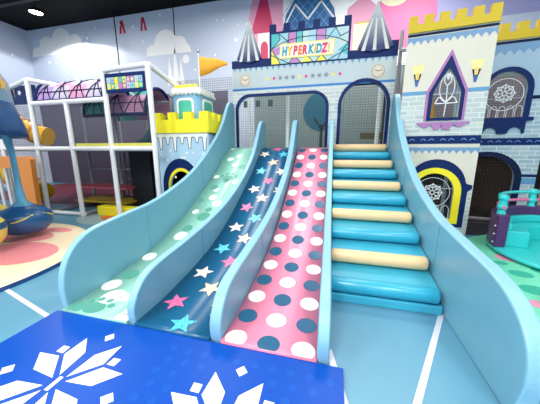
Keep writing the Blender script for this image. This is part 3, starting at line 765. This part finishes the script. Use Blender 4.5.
b = MB(); b.box((-5.0,5.3,0),(-3.83,5.35,1.47),mat('black_navy_panel',(10,16,28),.7)); b.box((-4.35,5.2,0),(-4.3,6.8,1.47),mat('black_navy_panel',(10,16,28),.7)); b.build('dark_panel', pf)
b = MB(); net(b, F((0,4.46,0)), lambda u, v: True, -8.7,-3.56,1.58,2.48,.05,0,NETM,th=.004); b.build('net', pf)
b = MB(); net(b, F((0,6.86,0)), lambda u, v: True, -8.7,-3.0,.05,2.9,.06,0,mat('mid_grey_net',(90,90,98),.7),th=.008); b.build('net', pf)
b = MB(); net(b, F((0,5.9,0)), lambda u, v: True, -3.9,-2.45,1.6,3.15,.05,0,NETM,th=.006); b.build('net', pf)
b = MB(); b.box((-5.5,4.40,1.58),(-3.56,4.425,1.64),NETY); b.build('net_border', pf)
# tunnel roofs printed like leaded glass
def tunnel(x0, x1, yc, zc, ry, rz, lab, cols, nx):
    b = MB(); K = 12
    for i in range(nx):
        for k in range(K):
            a0 = PI*k/K; a1 = PI*(k+1)/K; xa = x0+(x1-x0)*i/nx; xb = x0+(x1-x0)*(i+1)/nx
            P = lambda x, a, o=0: (x, yc-(ry+o)*math.cos(a), zc+(rz+o)*math.sin(a))
            b.add([P(xa,a0),P(xb,a0),P(xb,a1),P(xa,a1)], [[0,1,2,3]], cols[(i//2+k//3) % len(cols)], True)
    P = lambda x, a: (x, yc-(ry+.006)*math.cos(a), zc+(rz+.006)*math.sin(a))
    for i in range(0, nx, 2):
        xa = x0+(x1-x0)*i/nx; xb = x0+(x1-x0)*min(nx, i+2)/nx; xm = (xa+xb)/2
        for path in ([(xa,0),(xm,.9),(xa,1.8)],[(xb,0),(xm,.9),(xb,1.8)],[(xa,.45),(xb,.45)],[(xm,0),(xm,.9)]):
            pts = []
            for q in range(len(path)-1):
                for t in range(6): pts.append(P(path[q][0]+(path[q+1][0]-path[q][0])*t/6, path[q][1]+(path[q+1][1]-path[q][1])*t/6))
            pts.append(P(*path[-1])); b.tube(pts, .010, NAVYD, n=5)
    b.tube([P(x0,.02),P(x1,.02)], .04, NAVY, n=8)
    for x in (x0, x1): b.tube([P(x, PI*t/12) for t in range(13)], .035, NAVY, n=8)
    o = b.build('tunnel_roof', pf); o['label'] = lab
GLV = mat('tunnel_lilac',(176,146,200),.4,coat=.2); GPK = mat('tunnel_pink',(222,160,196),.4,coat=.2); GWH = mat('tunnel_pale',(206,196,220),.4,coat=.2); GTE = mat('tunnel_teal',(56,178,172),.4,coat=.2); GRD = mat('tunnel_mauve',(176,128,170),.4,coat=.2)
tunnel(-6.5,-4.66,4.80,2.53,.36,.46,'lilac leaded-glass tunnel roof',[GLV,GWH,GPK,GWH],8)
tunnel(-5.8,-4.1,5.45,2.27,.5,.62,'teal and mauve tunnel',[GTE,GRD,GPK],6)
b = MB(); HF = F((0,Y0-.03,0)); b.plate(HF, rect(-4.48,2.60,-3.57,2.95), -.02, .01, NAVY)
pal = [GY, GPU, GT, GL, GY, GB, GPU]
for i in range(9):
    for j in range(2):
        u = -4.44+.093*i; z = 2.665+.11*j
        b.paint(HF, rect(u,z,u+.085,z+.105), .012, pal[(i*2+j*3) % 7])
        b.paint(HF, [(u+.042,z+.015),(u+.072,z+.05),(u+.042,z+.09),(u+.012,z+.05)], .014, pal[(i+j*2+3) % 7])
b.build('header_panel', pf)
b = MB(); WV = mat('dark_teal_slide',(20,70,84),.35,coat=.3)
pts = catmull([(-4.5,5.2,1.62),(-4.3,5.2,1.72),(-4.1,5.2,1.9),(-3.9,5.2,1.86),(-3.75,5.2,2.0),(-3.6,5.2,2.15)], 4)
b.tube(pts, .14, WV, n=14); b.build('wavy_slide', pf)
b = MB(); b.box((-7.9,4.6,2.55),(-6.75,4.65,2.95),mat('dark_navy_star_panel',(20,44,96),.5))
for u, z in ((-7.6,2.75),(-7.2,2.8),(-6.95,2.7)): b.paint(F((0,4.6,0)), star(u,z,.07), .004, WHITEV)
b.build('header_panel', pf)

# yellow tube slides behind
for lab, P in (('golden yellow tube slide curling behind the upper deck rail at left', [(-9.5,5.5,2.5),(-9.1,5.5,2.3),(-8.7,5.5,2.1),(-8.4,5.6,1.95),(-8.1,5.7,1.87)]),
               ('golden yellow tube slide behind the orange gate near the floor', [(-10.2,5.2,1.15),(-9.7,5.3,.95),(-9.2,5.4,.65),(-8.7,5.5,.42),(-8.2,5.4,.32)])):
    b = MB(); pth = catmull(P, 5); b.tube(pth, .26, YELT, n=18)
    for q in pth[::5]: pass
    for i in range(4, len(pth)-2, 5): b.tube([pth[i], pth[i+1]], .285, mat('tube_joint',(206,130,20),.4), n=18)
    o = b.build('tube_slide', loc=tuple(pth[len(pth)//2])); tag(o, lab, 'slide')
# orange gate
gt = thing('orange_gate', 'orange padded gate frame with white bars behind the hanging floats', 'gate', (-7.2,4.05,0))
b = MB(); GF = F((0,4.05,0)); b.plate(GF, [(-8.3,0),(-8.0,0),(-8.0,1.10),(-6.78,1.10),(-6.78,.0),(-6.46,0),(-6.40,1.30),(-6.46,1.36),(-8.3,1.36)], -.1, .0, ORANGE); b.build('frame', gt, bevel=0)
for x in (-7.8,-7.55,-7.3,-7.05):
    b = MB(); b.tube([(x,4.1,0),(x,4.1,1.1)], .035, WPOLE, n=10); b.build('bar', gt)

# yellow block and teal ramp
b = MB(); b.solid(F((0,4.56,0)), rect(-5.36,0,-4.05,.22), -.22, 0, LEMON); o = b.build('foam_block', bevel=.015, loc=(-4.7,4.67,0)); tag(o, 'long lemon yellow foam block on the floor left of the small tower', 'foam block')
b = MB(); b.solid(FS(-4.3), [(4.96,.0),(4.96,.14),(5.15,.2),(5.15,0)], 0, .46, TEAL); o = b.build('foam_ramp', bevel=.01, loc=(-4.0,5.05,0)); tag(o, 'dark teal foam ramp just behind the yellow block', 'foam ramp')

# ------------------------------------------------------------ small ice tower
it = thing('ice_tower', 'small pale blue toy tower with dripping ice trim and yellow battlements beside the green slide', 'play tower', (-3.1,5.15,0))
IF = F((0,4.85,0)); ICE = mat('ice_blue_vinyl',(172,206,226),.4,bump=.15,coat=.2); CYG = mat('cyan_grey_vinyl',(130,182,208),.4)
b = MB(); ao = arch(-3.72,-2.80,.0,.72,1.32); ay = arch(-3.59,-2.91,.0,.68,1.12); ai = arch(-3.54,-2.96,.0,.66,1.05)
X0, X1 = -3.78,-2.56
b.plate(IF, [(X0,0),(-3.54,0)]+ai[2:][::-1]+[(-2.96,0),(X1,0),(X1,1.85),(X0,1.85)], -.05, 0, ICE)
b.box((X1-.05,4.9,0),(X1,5.75,1.85),ICE); b.box((X0,4.9,0),(X0+.05,5.75,1.85),ICE); b.box((X0,5.70,0),(X1,5.75,1.85),ICE)
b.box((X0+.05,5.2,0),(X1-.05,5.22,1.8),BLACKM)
b.paint(IF, [(-3.72,0),(-3.59,0)]+ay[2:][::-1]+[(-2.91,0),(-2.80,0)]+ao[2:], .004, NAVY)
b.paint(IF, [(-3.59,0),(-3.54,0)]+ai[2:][::-1]+[(-2.96,0),(-2.91,0)]+ay[2:], .006, LEMON)
dr = [(X1,1.85),(X0,1.85)]; n = 7
random.seed(3)
for i in range(n):
    a = X0+(X1-X0)*i/n; d = (X1-X0)/n; L = (.22,.12,.26,.1,.2,.08,.24)[i]
    dr += [(a+.004,1.765),(a+d*.22,1.755),(a+d*.30,1.74-L*.5),(a+d*.34,1.74-L),(a+d*.42,1.725-L),(a+d*.55,1.725-L),(a+d*.63,1.74-L),(a+d*.67,1.74-L*.5),(a+d*.78,1.755)]
b.paint(IF, dr, .004, WHITEV); b.wire(IF, dr[2:], .006, .012, NAVYD)
for i in range(22): b.paint(IF, circ(random.uniform(X0+.05,X1-.05),random.uniform(.9,1.5),random.uniform(.012,.03),8), .003, WHITEV)
b.build('tower_body', it)
b = MB(); mer = merlons(X0-.03,X1+.03,2.12,2.26,4,.19)
b.plate(IF, [(X0-.03,1.85),(X1+.03,1.85)]+mer[::-1], -.06, .05, LEMON)
b.plate(FS(X1-.02), [(4.80,1.85),(5.78,1.85)]+merlons(4.80,5.78,2.12,2.26,4,.17)[::-1], 0, .06, LEMON)
b.plate(FS(X0-.04), [(4.80,1.85),(5.78,1.85)]+merlons(4.80,5.78,2.12,2.26,4,.17)[::-1], 0, .06, LEMON)
b.box((X0,4.9,1.83),(X1,5.75,1.86),LEMON); b.build('battlement', it)
b = MB(); u0, u1, y0, y1 = -3.44,-2.80,4.98,5.66
ch = .05; fp = [(u0+ch,y0),(u1-ch,y0),(u1,y0+ch),(u1,y1-ch),(u1-ch,y1),(u0+ch,y1),(u0,y1-ch),(u0,y0+ch)]
b.plate(FG(0), fp, 1.86, 2.70, CYG)
tr = []
fx = [((x+3.12)*1.09-3.12, (y-5.32)*1.07+5.32) for x, y in fp]
b.plate(FG(0), fx, 2.66, 2.76, WHITEV)
nP = len(fx)
for i in range(nP):
    a = Vector(fx[i]); c = Vector(fx[(i+1) % nP]); k = max(2, int((c-a).length/.09))
    for j in range(k):
        p = a+(c-a)*((j+.5)/k); b.lathe((p.x,p.y,2.66), [(.04,0),(.035,-.03),(.0,-.05)], WHITEV, n=8)
b.build('upper_tower', it)
UF = F((0,4.98,0)); UG = mat('green_window_print',(70,180,156),.35)
b = MB(); b.plate(UF, [(-3.32,2),(-2.92,2)]+circ(-3.01,2.47,0.09,6,0,PI/2)+circ(-3.23,2.47,0.09,6,PI/2,PI), .002, .02, WHITEV); b.paint(UF, [(-3.275,2),(-2.965,2)]+circ(-3.035,2.445,0.07,6,0,PI/2)+circ(-3.205,2.445,0.07,6,PI/2,PI), .022, UG); b.build('tower_window', it)
b = MB(); SFr = FS(u1); b.plate(SFr, [(5.1,2),(5.54,2)]+circ(5.45,2.47,0.09,6,0,PI/2)+circ(5.19,2.47,0.09,6,PI/2,PI), .002, .02, WHITEV); b.paint(SFr, [(5.145,2),(5.495,2)]+circ(5.425,2.445,0.07,6,0,PI/2)+circ(5.215,2.445,0.07,6,PI/2,PI), .022, UG); b.build('tower_window', it)
for i in range(5):
    x = -3.34+.11*i; b = MB(); b.lathe((x,5.03,2.76), [(.045,0),(.045,.05),(.035,.07),(0,.075)], LEMON, n=12); b.build('studded_cap', it)
fl = thing('pennant_flag', 'orange pennant on a white pole with silver ball above the small ice tower', 'flag', (-2.82,5.08,2.76))
b = MB(); b.tube([(-2.82,5.08,2.76),(-2.82,5.08,3.42)], .014, WPOLE, n=8); b.build('flag_pole', fl)
b = MB(); b.lathe((-2.82,5.08,3.46), [(0,-.04),(.028,-.028),(.04,0),(.028,.028),(0,.04)], mat('silver_ball',(170,176,184),.3,metal=.6), n=14); b.build('finial', fl)
b = MB(); pts = []
for i in range(13):
    t = i/12; x = -2.81+.62*t; y = 5.08+.035*math.sin(t*6); pts += [(x,y,2.98+.17*t),(x,y,3.36-.17*t+.03*math.sin(t*3))]
b.add(pts, [[2*i,2*i+2,2*i+3,2*i+1] for i in range(12)], mat('orange_flag_cloth',(240,164,30),.6), True)
o = b.build('pennant', fl); md = o.modifiers.new('thick','SOLIDIFY'); md.thickness = .006

# ------------------------------------------------------------ right ride and green mat
b = MB(); C = (3.55,3.35,0)
b.lathe(C, [(0,.05),(1.93,.05),(1.96,.04),(1.96,0)], mat('aqua_green_mat',(112,216,180),.4,coat=.2), n=80)
GG = mat('teal_green_print',(50,176,150),.4); PP = mat('soft_pink_print',(226,150,176),.4)
for x, y, r, mm in ((2.45,4.45,.12,GG),(2.35,3.95,.16,PP),(2.55,3.6,.15,GG),(2.2,3.45,.12,GG),(2.1,3.05,.14,GG),(1.95,2.75,.1,PP),(2.45,3.1,.15,GG),(2.0,4.1,.1,GG),(2.35,2.6,.14,GG),(2.9,3.0,.15,PP),(2.15,3.75,.08,GG),(2.7,4.85,.14,GG)):
    b.paint(FG(0), circ(x,y,r,20,ry=r*.8), .0515, mm)
o = b.build('round_play_mat', loc=C); tag(o, 'round aqua green play mat with spots under the purple ride at right', 'mat')
wr = thing('whirl_ride', 'purple and turquoise round seat ride with handrails at the right edge', 'ride', (3.24,4.12,.05))
TQ = mat('turquoise_plastic',(44,196,196),.3,coat=.4); PUR = mat('deep_purple_plastic',(74,34,92),.4,coat=.2)
c = (3.24,4.12,0)
b = MB(); b.lathe(c, [(0,.13),(.9,.13),(.96,.12),(.98,.10),(.96,.075),(.88,.07)], TQ, n=64); b.lathe(c, [(.9,.08),(.9,.052)], DARK, n=48); b.build('turntable', wr)
def arcwall(r0, r1, z0, z1, a0, a1, mm, nm, n=30):
    b = MB(); pts = []
    for i in range(n+1):
        t = a0+(a1-a0)*i/n; cs, sn = math.cos(t), math.sin(t)
        for r, z in ((r0,z0),(r1,z0),(r1,z1),(r0,z1)): pts.append((c[0]+r*cs, c[1]+r*sn, z))
    fs = [[i*4+k, i*4+(k+1) % 4, (i+1)*4+(k+1) % 4, (i+1)*4+k] for i in range(n) for k in range(4)]
    fs += [[3,2,1,0],[n*4,n*4+1,n*4+2,n*4+3]]
    b.add(pts, fs, mm); return b.build(nm, wr, bevel=.02, seg=3)
A0, A1 = math.radians(15), math.radians(178)
arcwall(.84,.98,.125,.60,A0,A1,PUR,'backrest_wall'); arcwall(.55,.84,.125,.36,A0+.12,A1-.1,TQ,'seat'); arcwall(.76,.84,.36,.47,A0+.12,A1-.1,TQ,'seat_back')
def rp(r, a, z): return (c[0]+r*math.cos(a), c[1]+r*math.sin(a), z)
for k in range(3):
    a = A1-.14-k*(A1-A0-.28)/2
    b = MB(); b.tube([rp(.91,a,.58),rp(.91,a,.64),rp(.91,a,.72),rp(.91,a,.83),rp(.91,a,.86)], [.06,.045,.05,.045,.03], TQ, n=14)
    for z in (.70,.83): b.lathe(rp(.91,a,z), [(0,-.055),(.045,-.045),(.065,0),(.045,.045),(0,.055)], TQ, n=14)
    b.build('rail_post', wr)
for z, mm, lab in ((.83,TQ,'turquoise handrail'),(.70,mat('rose_pink_rail',(222,110,150),.35),'pink handrail')):
    b = MB(); b.tube([rp(.91,A0+.14+(A1-A0-.2)*i/24,z) for i in range(25)], .024, mm, n=10); o = b.build('handrail', wr); o['label'] = lab
for i in range(3):
    b = MB(); b.lathe(rp(.99,A1-.03,.2+.12*i), [(0,.012),(.012,0),(0,-.012)], WHITEV, n=8); b.build('rivet', wr)
b = MB(); b.lathe((2.1,2.7,.051), [(0,.14),(.09,.13),(.14,.08),(.15,.0)], TQ, n=24)
o = b.build('turquoise_bumper', loc=(2.1,2.7,.051)); tag(o, 'small turquoise dome cushion on the green mat at the right edge', 'cushion')

# ------------------------------------------------------------ ceiling spotlight, added fill lights, cables
def lamp(x, y, lab, grp=None):
    r = thing('ceiling_spotlight', lab, 'lamp', (x,y,HC-.25), grp)
    b = MB(); b.lathe((x,y,HC-.25), [(0,.10),(.15,.10),(.19,.03),(.20,-.02)], DARK, n=24); b.tube([(x,y,HC-.15),(x,y,HC)], .02, DARK); b.build('housing', r)
    b = MB(); b.lathe((x,y,HC-.25), [(0,.0),(.18,.0)], mat('lamp_lens',(255,250,240),.3,emit=25), n=24); b.build('lens', r)
lamp(-10.4,7.6,'glowing spotlight on the black ceiling above the white cloud')
spots = [(-7,3,90),(-3.4,2.6,60),(-.3,3.4,60),(3.2,2.6,70),(-1.5,-2.4,230),(2.6,-2.6,200),(-6.5,-2.2,230),(-2.5,-4.8,260),(3,-4.8,200),(-7.5,-4.8,220),(-3.4,6.6,90),(2.2,7.2,80),(-8.5,6.2,80),(.2,6.6,80)]  # ceiling lights; unseen ones behind camera added as frontal fill, rear ones brighten mural
POW = 1.0
for i, (x, y, e) in enumerate(spots):
    l = bpy.data.lights.new('lamp_and_fill_light', 'AREA'); l.shape = 'DISK'; l.size = 1.5; l.energy = e*POW; l.color = (1,.975,.935)
    o = bpy.data.objects.new('lamp_and_fill_light', l); COL.objects.link(o); o.location = (x, y, HC-.3)
l = bpy.data.lights.new('lamp_and_fill_light', 'SPOT'); l.energy = 200; l.spot_size = 2.6
o = bpy.data.objects.new('lamp_and_fill_light', l); COL.objects.link(o); o.location = (-10.4,7.6,HC-.3)
for x, y, zb, lab in ((-8.1,8.6,4.0,'black cable hanging down the mural between the two clouds'),(-5.65,8.6,5.4,'short black cable hanging from the ceiling above the smaller cloud')):
    b = MB(); b.tube([(x,y,HC),(x+.02,y,(HC+zb)/2),(x,y,zb)], .018, BLACKM, n=8)
    o = b.build('hanging_cable', loc=(x,y,zb)); tag(o, lab, 'cable')

# ------------------------------------------------------------ world, camera, colour
w = bpy.data.worlds.new('world'); SC.world = w; w.use_nodes = True
w.node_tree.nodes['Background'].inputs[0].default_value = (.8,.88,1,1); w.node_tree.nodes['Background'].inputs[1].default_value = .2
cam = bpy.data.cameras.new('camera'); cam.sensor_width = 36; cam.lens = 253/540*36; cam.clip_start = .05
co = bpy.data.objects.new('camera', cam); COL.objects.link(co); co.location = (0,0,1.5)
co.rotation_euler = (math.radians(90-11.614), 0, math.radians(14.542)); SC.camera = co
SC.view_settings.view_transform = 'Standard'; SC.view_settings.look = 'None'; SC.view_settings.exposure = .3; SC.view_settings.gamma = 1
try: SC.view_settings.use_curve_mapping = False
except Exception: pass
for o in SC.objects:
    if '_o' in o: del o['_o']
